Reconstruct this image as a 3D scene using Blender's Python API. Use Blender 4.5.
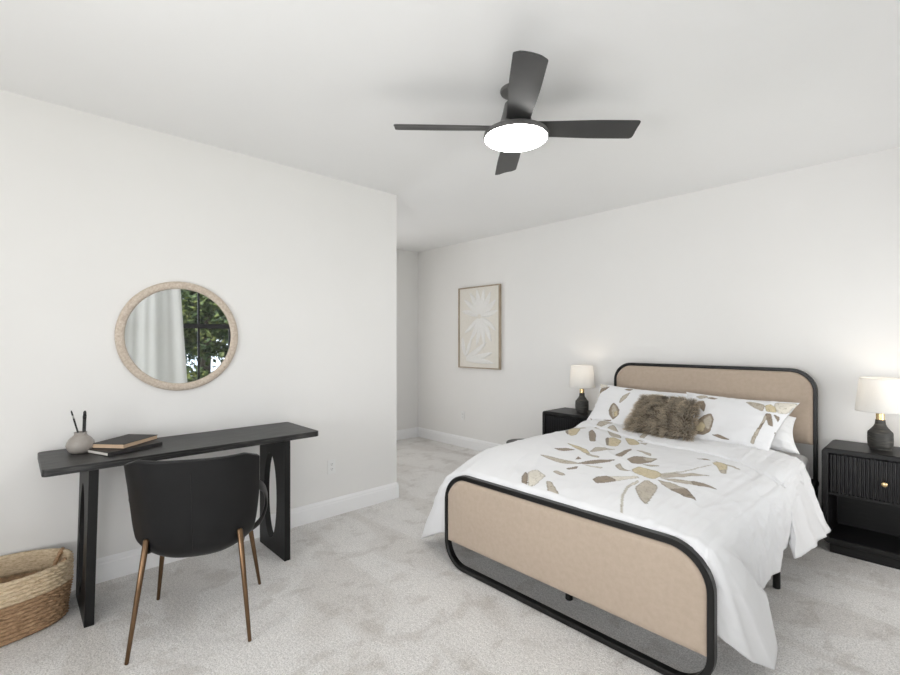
import bpy, bmesh, math, random
from mathutils import Vector, Matrix, noise
random.seed(7)
PI = math.pi
for o in list(bpy.data.objects):
    bpy.data.objects.remove(o)
S = bpy.context.scene
C = S.collection

# ------------------------------------------------------------------ camera
cam_d = bpy.data.cameras.new('camera')
cam_d.sensor_width = 36.0
cam_d.lens = 466.0 / 900.0 * 36.0
cam_d.shift_y = 4.0 / 900.0
cam_d.clip_start = 0.02
cam = bpy.data.objects.new('camera', cam_d)
cam.location = (3.41, -2.54, 1.414)
cam.rotation_euler = (PI / 2, 0, math.atan2(.7287, .6847))
C.objects.link(cam)
S.camera = cam

# ------------------------------------------------------------------ exposure, sky, daylight, fill
S.view_settings.view_transform = 'Standard'
S.view_settings.look = 'None'
S.view_settings.gamma = 1.0
S.view_settings.use_curve_mapping = False
S.view_settings.exposure = -0.14
world = bpy.data.worlds.new('sky')
S.world = world
world.use_nodes = True
wn = world.node_tree.nodes['Background']
wn.inputs['Color'].default_value = (.80, .89, 1.0, 1)
wn.inputs['Strength'].default_value = 2.4

def light(name, kind, loc, rot, energy, color=(1, 1, 1), **kw):
    d = bpy.data.lights.new(name, kind)
    d.energy = energy
    d.color = color
    for k, v in kw.items():
        setattr(d, k, v)
    o = bpy.data.objects.new(name, d)
    o.location = loc
    o.rotation_euler = rot
    C.objects.link(o)
    return o

light('sun', 'SUN', (0, 0, 6), (math.radians(40), 0, math.radians(-60)), 4.5, (1, .95, .86), angle=.01)
# daylight in an unseen window behind the photographer; the lamps after it are fill,
# added at unseen windows to even out and brighten the room
light('daylight_window_south', 'AREA', (2.75, -4.40, 1.40), (PI / 2, 0, 0), 6, (.98, .99, 1.0),
      shape='RECTANGLE', size=2.5, size_y=1.9)
light('ceiling_fill_south', 'AREA', (2.75, -4.40, 1.0), (PI / 2 + math.radians(40), 0, 0), 84, (1.0, .99, .97),
      shape='RECTANGLE', size=2.5, size_y=1.2)  # added fill, tilted up to brighten the ceiling
light('fill_north_east', 'AREA', (4.22, 1.10, 1.1), (PI / 2 + math.radians(25), 0, PI / 2), 20, (1.0, .99, .97),
      shape='RECTANGLE', size=.8, size_y=1.2)  # fill lamp added to lift the right-hand ceiling and carpet
light('fill_alcove', 'AREA', (-2.0, .40, 1.45), (PI / 2, 0, -PI / 2), 11.5, (1.0, .985, .96),
      shape='RECTANGLE', size=.5, size_y=1.5)  # fill lamp added because the alcove came out dark
light('fill_window_east', 'AREA', (4.22, -2.60, 1.50), (PI / 2, 0, PI / 2), 4, (.98, .99, 1.0),
      shape='RECTANGLE', size=1.3, size_y=1.75)  # fill at a window added for flat, bright light
light('ceiling_fill_east', 'AREA', (4.22, -2.60, 1.1), (PI / 2 + math.radians(40), 0, PI / 2), 20, (1.0, .99, .97),
      shape='RECTANGLE', size=1.3, size_y=1.2)  # second added fill aimed up at the ceiling

# ------------------------------------------------------------------ helpers
def link(o, parent=None):
    C.objects.link(o)
    if parent is not None:
        o.parent = parent
    return o

def obj(name, bm, mat, parent=None, smooth=True, world_space=False, solid=None, subd=None, normals=True):
    if normals:
        bmesh.ops.recalc_face_normals(bm, faces=bm.faces[:])
    if world_space and parent is not None:
        l = parent.location
        if parent.parent is not None:
            l = l + parent.parent.location
        bmesh.ops.translate(bm, vec=-l, verts=bm.verts[:])
    me = bpy.data.meshes.new(name)
    bm.to_mesh(me)
    bm.free()
    if smooth:
        for p in me.polygons:
            p.use_smooth = True
    o = bpy.data.objects.new(name, me)
    mats = mat if isinstance(mat, (list, tuple)) else [mat]
    for m in mats:
        me.materials.append(m)
    link(o, parent)
    if smooth == 'auto':
        try:
            me.set_sharp_from_angle(angle=math.radians(38))
        except Exception:
            pass
        wnm = o.modifiers.new('face_normals', 'WEIGHTED_NORMAL')
        wnm.keep_sharp = True
        wnm.weight = 80
    if solid:
        m = o.modifiers.new('thick', 'SOLIDIFY')
        m.thickness = solid[0]
        m.offset = solid[1]
    if subd:
        m = o.modifiers.new('sub', 'SUBSURF')
        m.levels = subd
        m.render_levels = subd
    return o

def tag(o, label, cat, group=None):
    o['label'] = label
    o['category'] = cat
    if group:
        o['group'] = group
    return o

def thing(name, label, cat, loc=(0, 0, 0), rotz=0, group=None):
    o = bpy.data.objects.new(name, None)
    o.empty_display_size = .05
    o.location = loc
    o.rotation_euler = (0, 0, rotz)
    link(o)
    return tag(o, label, cat, group)

def struct(o):
    o['kind'] = 'structure'
    return o

def box(bm, lo, hi, bev=0.0, seg=2, mi=0):
    r = bmesh.ops.create_cube(bm, size=1.0)
    vs = r['verts']
    for v in vs:
        v.co = Vector([lo[i] + (v.co[i] + .5) * (hi[i] - lo[i]) for i in range(3)])
    fs = set(f for v in vs for f in v.link_faces)
    for f in fs:
        f.material_index = mi
    if bev > 0:
        es = list(set(e for v in vs for e in v.link_edges))
        bmesh.ops.bevel(bm, geom=es, offset=bev, segments=seg, affect='EDGES', profile=.5)
    return bm

def bx(lo, hi, bev=0.0, seg=2):
    bm = bmesh.new()
    return box(bm, lo, hi, bev, seg)

def grid_faces(bm, rows, close_u=False, close_v=False, mi=0):
    n, m = len(rows), len(rows[0])
    for i in range(n if close_v else n - 1):
        a, b = rows[i], rows[(i + 1) % n]
        for j in range(m if close_u else m - 1):
            q = [a[j], a[(j + 1) % m], b[(j + 1) % m], b[j]]
            u = []
            for v in q:
                if v not in u:
                    u.append(v)
            if len(u) > 2:
                try:
                    f = bm.faces.new(u)
                    f.material_index = mi
                except ValueError:
                    pass

def lathe(bm, prof, seg=48, center=(0, 0, 0), cap=True):
    rows = []
    cx, cy, cz = center
    for r, z in prof:
        rows.append([bm.verts.new((cx + r * math.cos(2 * PI * k / seg), cy + r * math.sin(2 * PI * k / seg), cz + z))
                     for k in range(seg)])
    grid_faces(bm, rows, close_u=True)
    if cap:
        for row in (rows[0], rows[-1]):
            try:
                bm.faces.new(row)
            except ValueError:
                pass
    return bm

def tube(bm, pts, rad, seg=12, flat=None, closed=False):
    """sweep a round (or flattened: flat=(normal vector, ratio)) section along points"""
    pts = [Vector(p) for p in pts]
    n = len(pts)
    rads = rad if isinstance(rad, (list, tuple)) else [rad] * n
    rows = []
    up = None
    for i, p in enumerate(pts):
        if closed:
            t = (pts[(i + 1) % n] - pts[i - 1]).normalized()
        else:
            t = (pts[min(i + 1, n - 1)] - pts[max(i - 1, 0)]).normalized()
        if up is None:
            up = Vector((0, 0, 1)) if abs(t.z) < .9 else Vector((1, 0, 0))
        if flat:
            up = Vector(flat[0])
        up = (up - t * up.dot(t)).normalized()
        sd = t.cross(up)
        k = flat[1] if flat else 1.0
        rows.append([bm.verts.new(p + (up * math.cos(2 * PI * a / seg) * k + sd * math.sin(2 * PI * a / seg)) * rads[i])
                     for a in range(seg)])
    grid_faces(bm, rows, close_u=True, close_v=closed)
    if not closed:
        bm.faces.new(rows[0])
        bm.faces.new(rows[-1])
    return bm

def tb(pts, rad, seg=12, **k):
    return tube(bmesh.new(), pts, rad, seg, **k)

def round_rect(x0, x1, z0, z1, rt, rb, n=12):
    """closed outline (x, z), counter-clockwise, corner radii top/bottom"""
    out = []
    for cx, cz, r, a0 in ((x1 - rb, z0 + rb, rb, -90), (x1 - rt, z1 - rt, rt, 0), (x0 + rt, z1 - rt, rt, 90), (x0 + rb, z0 + rb, rb, 180)):
        for k in range(n + 1):
            a = math.radians(a0 + 90 * k / n)
            out.append((cx + r * math.cos(a), cz + r * math.sin(a)))
    return out

def loop_frame(bm, x0, x1, z0, z1, rt, rb, y0, y1, w, bev=.004):
    """rectangular-section bar bent into a rounded rectangle standing in the xz plane"""
    o = round_rect(x0, x1, z0, z1, rt, rb)
    q = round_rect(x0 + w, x1 - w, z0 + w, z1 - w, max(rt - w, .004), max(rb - w, .004))
    b = bev
    rows = []
    for (ox, oz), (ix, iz) in zip(o, q):
        d = Vector((ix - ox, 0, iz - oz))
        d = d.normalized() if d.length > 1e-6 else Vector((0, 0, 1))
        O = Vector((ox, 0, oz))
        I = Vector((ix, 0, iz))
        sec = [O + d * b + Vector((0, y0, 0)), O + Vector((0, y0 + b, 0)), O + Vector((0, y1 - b, 0)), O + d * b + Vector((0, y1, 0)),
               I - d * b + Vector((0, y1, 0)), I + Vector((0, y1 - b, 0)), I + Vector((0, y0 + b, 0)), I - d * b + Vector((0, y0, 0))]
        rows.append([bm.verts.new(s) for s in sec])
    grid_faces(bm, rows, close_u=True, close_v=True)
    return bm

def smooth01(t):
    t = max(0.0, min(1.0, t))
    return t * t * (3 - 2 * t)

def nz(x, y, z=0.0):
    return noise.noise(Vector((x, y, z)))

def in_poly(x, y, poly):
    c = False
    n = len(poly)
    j = n - 1
    for i in range(n):
        xi, yi = poly[i]
        xj, yj = poly[j]
        if (yi > y) != (yj > y) and x < (xj - xi) * (y - yi) / (yj - yi + 1e-12) + xi:
            c = not c
        j = i
    return c

def chaikin(p, k=2):
    for _ in range(k):
        q = []
        for i in range(len(p)):
            a, b = p[i], p[(i + 1) % len(p)]
            q.append((a[0] * .87 + b[0] * .13, a[1] * .87 + b[1] * .13))
            q.append((a[0] * .13 + b[0] * .87, a[1] * .13 + b[1] * .87))
        p = q
    return p

def print_lookup(petals):
    pp = []
    for c, poly in petals:
        poly = chaikin(poly)
        xs = [p[0] for p in poly]
        ys = [p[1] for p in poly]
        pp.append((c, poly, min(xs), max(xs), min(ys), max(ys)))
    def look(x, y):
        best = None
        for c, poly, a, b, d, e in pp:
            if a <= x <= b and d <= y <= e and in_poly(x, y, poly):
                d = 9.0
                for i in range(len(poly)):
                    x0, y0 = poly[i - 1]
                    x1, y1 = poly[i]
                    ux, uy = x1 - x0, y1 - y0
                    t = max(0, min(1, ((x - x0) * ux + (y - y0) * uy) / (ux * ux + uy * uy + 1e-12)))
                    d = min(d, math.hypot(x - x0 - t * ux, y - y0 - t * uy))
                best = (c, d)
        return best
    return look

# ------------------------------------------------------------------ materials
def mat(name, color, rough=.5, metal=0.0, spec=None, sheen=0.0, emit=None):
    m = bpy.data.materials.new(name)
    m.use_nodes = True
    b = m.node_tree.nodes['Principled BSDF']
    b.inputs['Base Color'].default_value = (*color, 1)
    b.inputs['Roughness'].default_value = rough
    b.inputs['Metallic'].default_value = metal
    if spec is not None:
        b.inputs['Specular IOR Level'].default_value = spec
    if sheen:
        b.inputs['Sheen Weight'].default_value = sheen
    if emit:
        b.inputs['Emission Color'].default_value = (*emit[0], 1)
        b.inputs['Emission Strength'].default_value = emit[1]
    return m

def nd(m, typ, **props):
    n = m.node_tree.nodes.new(typ)
    for k, v in props.items():
        setattr(n, k, v)
    return n

def lk(m, a, b):
    m.node_tree.links.new(a, b)

def coords(m, scale=(1, 1, 1), src='Object'):
    t = nd(m, 'ShaderNodeTexCoord')
    mp = nd(m, 'ShaderNodeMapping')
    mp.inputs['Scale'].default_value = scale
    lk(m, t.outputs[src], mp.inputs['Vector'])
    return mp.outputs['Vector']

def noise_tex(m, vec, scale, detail=3, rough=.55, dist=0.0):
    n = nd(m, 'ShaderNodeTexNoise')
    n.inputs['Scale'].default_value = scale
    n.inputs['Detail'].default_value = detail
    n.inputs['Roughness'].default_value = rough
    n.inputs['Distortion'].default_value = dist
    lk(m, vec, n.inputs['Vector'])
    return n.outputs['Fac']

def ramp(m, fac, stops):
    r = nd(m, 'ShaderNodeValToRGB')
    e = r.color_ramp.elements
    while len(e) > 1:
        e.remove(e[-1])
    e[0].position = stops[0][0]
    e[0].color = (*stops[0][1], 1)
    for p, c in stops[1:]:
        x = e.new(p)
        x.color = (*c, 1)
    lk(m, fac, r.inputs['Fac'])
    return r.outputs['Color']

def bsdf(m):
    return m.node_tree.nodes['Principled BSDF']

def bump(m, height, strength=.3, dist=.002):
    b = nd(m, 'ShaderNodeBump')
    b.inputs['Strength'].default_value = strength
    b.inputs['Distance'].default_value = dist
    lk(m, height, b.inputs['Height'])
    lk(m, b.outputs['Normal'], bsdf(m).inputs['Normal'])

def textured(name, stops, scale, vec_scale=(1, 1, 1), rough=.5, bump_s=.0, bump_d=.001, bump_scale=None, detail=4, **kw):
    m = mat(name, stops[0][1], rough, **kw)
    v = coords(m, vec_scale)
    f = noise_tex(m, v, scale, detail)
    lk(m, ramp(m, f, stops), bsdf(m).inputs['Base Color'])
    if bump_s:
        g = f if bump_scale is None else noise_tex(m, v, bump_scale, 2)
        bump(m, g, bump_s, bump_d)
    return m

M_wall = textured('wall_paint', [(.3, (.835, .825, .808)), (.7, (.855, .845, .828))], 1.3, rough=.75, bump_s=.06, bump_scale=350)
M_ceil = textured('ceiling_paint', [(.3, (.875, .875, .872)), (.7, (.89, .89, .887))], 1.1, rough=.85, bump_s=.06, bump_scale=300)
M_trim = textured('trim_paint', [(.3, (.91, .91, .915)), (.7, (.925, .925, .93))], 2.0, rough=.4)
M_plate = textured('outlet_plastic', [(.3, (.84, .84, .83)), (.7, (.86, .86, .85))], 8.0, rough=.35)
M_slot = textured('outlet_slot', [(.3, (.10, .10, .10)), (.7, (.13, .13, .13))], 8.0, rough=.6)
M_black = textured('black_stained_wood', [(.30, (.005, .005, .0055)), (.55, (.008, .0075, .0075)), (.75, (.017, .0165, .016))], 9.0, (1.2, 14, 14), rough=.42, spec=.35, bump_s=.35, bump_d=.0012)
M_blackv = textured('black_stained_wood_upright', [(.30, (.005, .005, .0055)), (.55, (.0065, .0065, .0065)), (.75, (.010, .0095, .0095))], 9.0, (14, 14, 1.2), rough=.48, spec=.3, bump_s=.25, bump_d=.001)
M_flute = textured('black_lacquer_flutes', [(.3, (.016, .016, .0165)), (.7, (.020, .020, .0205))], 6, rough=.36, spec=.5)
M_desk = textured('charcoal_oak', [(.34, (.005, .005, .005)), (.50, (.016, .016, .016)), (.66, (.062, .060, .058))], 6.0, (22, 1.3, 22), rough=.42, spec=.4, bump_s=.4, bump_d=.0012)
M_leather = textured('black_leather', [(.3, (.007, .007, .0075)), (.7, (.010, .010, .0105))], 7.0, rough=.40, spec=.24, bump_s=.10, bump_d=.0006, bump_scale=420)
M_metal = textured('black_powder_coat', [(.3, (.005, .005, .005)), (.7, (.007, .007, .007))], 30, rough=.36, spec=.4, bump_s=.05, bump_d=.0004, bump_scale=500)
M_bronze = textured('bronze_metal', [(.3, (.135, .082, .045)), (.7, (.185, .115, .066))], 18, (1, 1, .3), rough=.30, metal=.9)
M_gold = textured('brass', [(.3, (.78, .58, .30)), (.7, (.86, .66, .36))], 18, rough=.26, metal=1.0)
M_shade = None
M_fan = textured('fan_charcoal', [(.3, (.040, .040, .040)), (.7, (.050, .050, .049))], 5, rough=.42)
M_fan_body = textured('fan_housing_charcoal', [(.3, (.10, .097, .094)), (.7, (.12, .117, .113))], 5, rough=.35)  # paler than the blades: the housing's sheen is put into its colour

def make_fabric(name, c0, c1, weave=900, rough=.85, bs=.35):
    m = mat(name, c0, rough, sheen=.15)
    v = coords(m)
    f = noise_tex(m, v, 40, 4)
    lk(m, ramp(m, f, [(.3, c0), (.7, c1)]), bsdf(m).inputs['Base Color'])
    w = noise_tex(m, coords(m, (1, 1, 2)), weave, 1)
    bump(m, w, bs, .0012)
    return m

M_beige = make_fabric('beige_linen', (.455, .365, .285), (.495, .40, .318), 420)
M_sheet = make_fabric('white_sheet', (.86, .86, .86), (.89, .89, .89), 700, bs=.1)
M_curtain = None

def make_print(name):
    m = mat(name, (.83, .83, .83), .75, sheen=.1)
    a = nd(m, 'ShaderNodeVertexColor')
    a.layer_name = 'print'
    v = coords(m)
    f = noise_tex(m, v, 34, 4, dist=1.8)
    mix = nd(m, 'ShaderNodeMix', data_type='RGBA', blend_type='MULTIPLY')
    mix.inputs[0].default_value = 1.0
    lk(m, a.outputs['Color'], mix.inputs[6])
    # watercolour mottling only where there is ink: alpha of the attribute holds the ink mask
    r = ramp(m, f, [(.30, (.62, .59, .54)), (.48, (1, 1, 1)), (.62, (1.0, 1.0, 1.0)), (.72, (1.25, 1.26, 1.28))])
    inkmix = nd(m, 'ShaderNodeMix', data_type='RGBA')
    inkmix.inputs[6].default_value = (1, 1, 1, 1)
    lk(m, a.outputs['Alpha'], inkmix.inputs[0])
    lk(m, r, inkmix.inputs[7])
    lk(m, inkmix.outputs[2], mix.inputs[7])
    lk(m, mix.outputs[2], bsdf(m).inputs['Base Color'])
    w = noise_tex(m, v, 600, 1)
    bump(m, w, .08, .001)
    return m

M_print = make_print('floral_printed_cotton')
WHITE = (.815, .815, .825)
INK = [(.27, .215, .16), (.47, .42, .345), (.57, .485, .315), (.68, .64, .56)]

def paint(o, colors):
    """per-vertex print colour; alpha is 1 where ink lies"""
    me = o.data
    a = me.color_attributes.new('print', 'FLOAT_COLOR', 'POINT')
    for i, c in enumerate(colors):
        if c is None:
            a.data[i].color = (*WHITE, 0.0)
        else:
            k = .74 if c[1] < .0065 else 1.06          # a darker ink line round each petal
            a.data[i].color = (*[q * k for q in INK[c[0]]], 1.0)

def make_carpet():
    m = mat('pale_grey_carpet', (.5, .48, .46), .95, sheen=.3)
    v = coords(m)
    fine = noise_tex(m, v, 150, 2, .65)
    mid = noise_tex(m, v, 55, 3, .7)
    # brushed pile: broad vacuum strokes and small trodden patches
    stroke = noise_tex(m, coords(m, (.9, 2.6, 1)), 1.1, 1.5, .5, .5)
    tread = noise_tex(m, coords(m, (1.5, 1.1, 1)), 4.2, 3, .62, .3)
    c1 = ramp(m, fine, [(.30, (.49, .468, .445)), (.5, (.735, .713, .69)), (.70, (.90, .885, .865))])
    c2 = ramp(m, mid, [(.35, (.90, .90, .90)), (.65, (1.08, 1.08, 1.08))])
    c3 = ramp(m, stroke, [(.36, (.90, .885, .87)), (.44, (.93, .92, .91)), (.47, (1.0, 1.0, 1.0)), (.7, (1.05, 1.05, 1.05))])
    c4 = ramp(m, tread, [(.36, (.86, .845, .83)), (.42, (.93, .925, .92)), (.46, (1, 1, 1)), (.7, (1.03, 1.03, 1.03))])
    x = c1
    for c in (c2, c3, c4):
        mx = nd(m, 'ShaderNodeMix', data_type='RGBA', blend_type='MULTIPLY')
        mx.inputs[0].default_value = 1.0
        lk(m, x, mx.inputs[6])
        lk(m, c, mx.inputs[7])
        x = mx.outputs[2]
    lk(m, x, bsdf(m).inputs['Base Color'])
    bump(m, mid, .8, .008)
    return m

M_carpet = make_carpet()

def make_mirror():
    m = mat('mirror_silver', (.93, .94, .94), .012, metal=1.0)
    v = coords(m)
    lk(m, ramp(m, noise_tex(m, v, .4, 1), [(.3, (.93, .94, .94)), (.7, (.94, .95, .95))]), bsdf(m).inputs['Base Color'])
    return m

M_mirror = make_mirror()

def make_glass():
    m = bpy.data.materials.new('window_glass')
    m.use_nodes = True
    nt = m.node_tree
    nt.nodes.clear()
    out = nt.nodes.new('ShaderNodeOutputMaterial')
    mix = nt.nodes.new('ShaderNodeMixShader')
    tr = nt.nodes.new('ShaderNodeBsdfTransparent')
    gl = nt.nodes.new('ShaderNodeBsdfGlossy')
    gl.inputs['Roughness'].default_value = .01
    fr = nt.nodes.new('ShaderNodeFresnel')
    nt.links.new(fr.outputs[0], mix.inputs[0])
    nt.links.new(tr.outputs[0], mix.inputs[1])
    nt.links.new(gl.outputs[0], mix.inputs[2])
    nt.links.new(mix.outputs[0], out.inputs['Surface'])
    return m

M_glass = make_glass()

def make_translucent(name, col, amount):
    m = mat(name, col, .9)
    nt = m.node_tree
    out = nt.nodes['Material Output']
    tl = nt.nodes.new('ShaderNodeBsdfTranslucent')
    v = coords(m)
    f = noise_tex(m, v, 260, 2)
    cr = ramp(m, f, [(.3, tuple(c * .95 for c in col)), (.7, col)])
    lk(m, cr, bsdf(m).inputs['Base Color'])
    lk(m, cr, tl.inputs['Color'])
    mx = nt.nodes.new('ShaderNodeMixShader')
    mx.inputs[0].default_value = amount
    lk(m, bsdf(m).outputs[0], mx.inputs[1])
    lk(m, tl.outputs[0], mx.inputs[2])
    lk(m, mx.outputs[0], out.inputs['Surface'])
    return m

M_shade = make_translucent('white_lamp_shade_linen', (.92, .915, .90), .40)
M_curtain = make_translucent('white_curtain_voile', (.93, .93, .91), .45)

DUVET_PETALS = [(3,[[2.057,-0.177],[2.043,-0.103],[2.109,-0.032],[2.227,0.028],[2.242,-0.005],[2.162,-0.113],[2.099,-0.213]]),
 (0,[[2.057,-0.177],[2.043,-0.103],[2.078,-0.055],[2.116,-0.065],[2.162,-0.094],[2.135,-0.161],[2.099,-0.213]]),
 (1,[[2.285,-0.141],[2.279,0.012],[2.369,-0.052],[2.402,-0.162],[2.441,-0.352],[2.399,-0.318],[2.328,-0.221]]),
 (1,[[2.316,0.051],[2.405,0.044],[2.494,-0.003],[2.582,-0.112],[2.529,-0.124],[2.431,-0.07]]),
 (0,[[2.428,-0.061],[2.463,-0.015],[2.496,-0.009],[2.582,-0.112],[2.529,-0.124]]),
 (1,[[2.309,0.091],[2.41,0.127],[2.517,0.186],[2.587,0.18],[2.494,0.095],[2.396,0.066]]),
 (0,[[2.458,0.146],[2.517,0.186],[2.587,0.18],[2.494,0.095]]),
 (1,[[2.281,0.135],[2.329,0.238],[2.503,0.371],[2.418,0.207],[2.319,0.092]]),
 (2,[[2.125,0.154],[2.123,0.254],[2.243,0.225],[2.305,0.161],[2.312,0.037],[2.23,0.066],[2.166,0.091]]),
 (1,[[2.009,0.174],[2.007,0.245],[2.083,0.138],[2.158,0.108],[2.074,0.1]]),
 (3,[[2.249,-0.026],[2.242,-0.14],[2.292,-0.311],[2.385,-0.506],[2.449,-0.624],[2.456,-0.613],[2.393,-0.497],[2.306,-0.312],[2.264,-0.167],[2.272,-0.065]]),
 (3,[[2.299,0.165],[2.376,0.325],[2.423,0.598],[2.414,0.621],[2.368,0.346],[2.29,0.185]]),
 (0,[[1.998,0.348],[1.995,0.478],[2.126,0.53],[2.134,0.429],[2.105,0.318],[2.061,0.289]]),
 (1,[[2.042,0.481],[2.126,0.53],[2.125,0.451],[2.094,0.418]]),
 (0,[[1.887,0.433],[1.879,0.671],[1.913,0.599],[1.946,0.378],[1.903,0.38]]),
 (1,[[1.904,0.673],[2.03,0.643],[2.066,0.561],[1.991,0.594]]),
 (1,[[2.103,0.322],[2.213,0.361],[2.183,0.29]]),
 (0,[[2.282,0.736],[2.329,0.759],[2.379,0.734],[2.345,0.711]]),
 (1,[[2.376,0.744],[2.461,0.734],[2.545,0.715],[2.552,0.688],[2.475,0.688]]),
 (2,[[2.397,0.678],[2.426,0.752],[2.48,0.705],[2.53,0.504],[2.511,0.467],[2.455,0.59]]),
 (1,[[2.485,0.537],[2.502,0.6],[2.53,0.504],[2.511,0.467]]),
 (1,[[1.56,0.0],[1.64,0.057],[1.78,0.089],[1.839,0.064],[1.72,-0.001]]),
 (0,[[1.811,0.059],[1.847,0.192],[1.953,0.305],[1.938,0.206],[1.863,0.077]]),
 (0,[[1.525,0.215],[1.574,0.328],[1.637,0.342],[1.598,0.225]]),
 (2,[[1.481,0.45],[1.602,0.446],[1.688,0.396],[1.763,0.314],[1.72,0.296],[1.64,0.36]]),
 (1,[[1.712,0.31],[1.839,0.296],[1.853,0.258],[1.762,0.27]]),
 (1,[[1.729,0.35],[1.681,0.53],[1.816,0.585],[1.769,0.422]]),
 (0,[[1.816,-0.069],[1.846,0.023],[1.871,-0.038],[1.841,-0.088]]),
 (0,[[1.761,0.12],[1.742,0.193],[1.786,0.16]]),
 (3,[[1.846,0.065],[1.972,0.098],[1.981,0.061],[1.923,0.058]]),
 (3,[[1.714,-0.317],[1.715,-0.221],[1.834,-0.295],[1.862,-0.439],[1.836,-0.476]]),
 (0,[[1.729,-0.392],[1.686,-0.297],[1.75,-0.36],[1.82,-0.46],[1.838,-0.51],[1.789,-0.468]]),
 (1,[[1.805,-0.194],[1.805,-0.148],[1.897,-0.192],[1.883,-0.228]]),
 (1,[[1.878,-0.364],[1.904,-0.356],[2.031,-0.46],[2.092,-0.537],[2.055,-0.536],[1.981,-0.492]]),
 (1,[[1.128,0.956],[1.175,1.065],[1.321,1.023],[1.286,0.941]]),
 (2,[[1.197,0.891],[1.193,0.978],[1.305,0.95],[1.396,0.734],[1.392,0.663],[1.32,0.704]]),
 (0,[[1.193,0.886],[1.185,0.947],[1.362,0.669],[1.319,0.702]]),
 (0,[[1.388,0.931],[1.376,1.015],[1.467,0.911],[1.589,0.686],[1.551,0.664]]),
 (1,[[1.365,1.048],[1.325,1.224],[1.417,1.334],[1.423,1.166]]),
 (1,[[1.454,1.109],[1.469,1.203],[1.624,1.027],[1.648,0.973],[1.563,0.962]]),
 (2,[[1.576,0.858],[1.593,0.964],[1.69,0.904],[1.765,0.685],[1.687,0.669]]),
 (0,[[1.576,0.858],[1.572,0.922],[1.698,0.68],[1.687,0.669]]),
 (2,[[1.657,1.013],[1.731,1.042],[1.831,0.917],[1.803,0.801]]),
 (1,[[1.761,1.008],[1.747,1.281],[1.798,1.114],[1.804,1.007]]),
 (1,[[1.812,0.942],[1.851,1.001],[1.872,0.9]])]
LEFT_PETALS = [(3,[[0.009,0.333],[0.002,0.658],[0.032,0.82],[0.051,0.76],[0.018,0.62],[0.033,0.298]]),
 (3,[[-0.0,0.986],[0.027,1.08],[0.131,0.932],[0.031,0.852]]),
 (0,[[0.031,0.852],[0.154,0.932],[0.107,0.815],[0.033,0.729]]),
 (0,[[0.315,0.895],[0.342,0.937],[0.409,0.927],[0.382,0.854]]),
 (1,[[0.326,0.544],[0.338,0.714],[0.405,0.825],[0.385,0.644],[0.346,0.533]]),
 (0,[[0.248,0.352],[0.251,0.479],[0.272,0.532],[0.33,0.452],[0.365,0.37],[0.369,0.247],[0.33,0.14],[0.279,0.236]]),
 (1,[[0.275,0.361],[0.27,0.485],[0.299,0.473],[0.34,0.382],[0.36,0.244],[0.323,0.189]]),
 (2,[[0.314,0.311],[0.343,0.363],[0.366,0.236],[0.338,0.211]]),
 (0,[[0.216,0.112],[0.312,0.138],[0.307,0.109],[0.245,0.098]]),
 (0,[[0.055,0.158],[0.104,0.104],[0.085,0.083]])]
RIGHT_PETALS = [(0,[[0.161,0.187],[0.181,0.346],[0.248,0.466],[0.334,0.536],[0.378,0.422],[0.371,0.184],[0.297,0.102],[0.2,0.107]]),
 (1,[[0.257,0.394],[0.331,0.5],[0.368,0.39],[0.35,0.209],[0.3,0.256]]),
 (2,[[0.189,0.244],[0.244,0.367],[0.308,0.287],[0.289,0.159],[0.211,0.161]]),
 (0,[[0.162,0.758],[0.218,0.791],[0.252,0.689],[0.251,0.541],[0.19,0.631]]),
 (0,[[0.233,0.862],[0.286,0.901],[0.356,0.874],[0.309,0.837]]),
 (1,[[0.114,0.882],[0.209,0.946],[0.259,0.883],[0.178,0.821]]),
 (1,[[0.6,0.867],[0.648,0.898],[0.776,0.846],[0.798,0.691],[0.694,0.75]]),
 (3,[[0.842,0.933],[1.004,0.98],[0.993,0.748],[0.93,0.705],[0.849,0.847]]),
 (2,[[0.775,0.826],[0.813,0.874],[0.872,0.823],[0.915,0.717],[0.825,0.703]]),
 (0,[[0.819,0.667],[0.875,0.685],[0.955,0.466],[0.901,0.476]]),
 (0,[[0.891,0.682],[0.964,0.655],[0.976,0.557]]),
 (1,[[0.826,0.639],[0.831,0.438],[0.804,0.112],[0.85,0.074],[0.857,0.415],[0.861,0.604]]),
 (0,[[0.855,0.53],[0.831,0.438],[0.831,0.351],[0.858,0.371]]),
 (0,[[0.984,0.414],[1.058,0.287],[1.087,0.179],[1.007,0.304]]),
 (0,[[1.012,0.069],[1.059,0.135],[1.104,0.074]]),
 (0,[[0.381,0.128],[0.463,0.153],[0.608,0.08],[0.496,0.076]])]
# ------------------------------------------------------------------ the room
XR, YF, YB, XL, H = 4.20, -4.35, 1.87, -1.98, 2.742
T = .12
floor = struct(obj('floor', bx((XL - T, YF - T, -.08), (XR + T, YB + T, 0)), M_carpet, smooth=False))
ceil = struct(obj('ceiling', bx((XL - T, YF - T, H), (XR + T, YB + T, H + .1)), M_ceil, smooth=False))
bm = bmesh.new()
box(bm, (-T, YF - T, 0), (0, 0, H))
box(bm, (XL, -T, 0), (-T, 0, H))
struct(obj('wall_left', bm, M_wall, smooth=False))
struct(obj('wall_back', bx((XL - T, YB, 0), (XR + T, YB + T, H)), M_wall, smooth=False))


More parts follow.
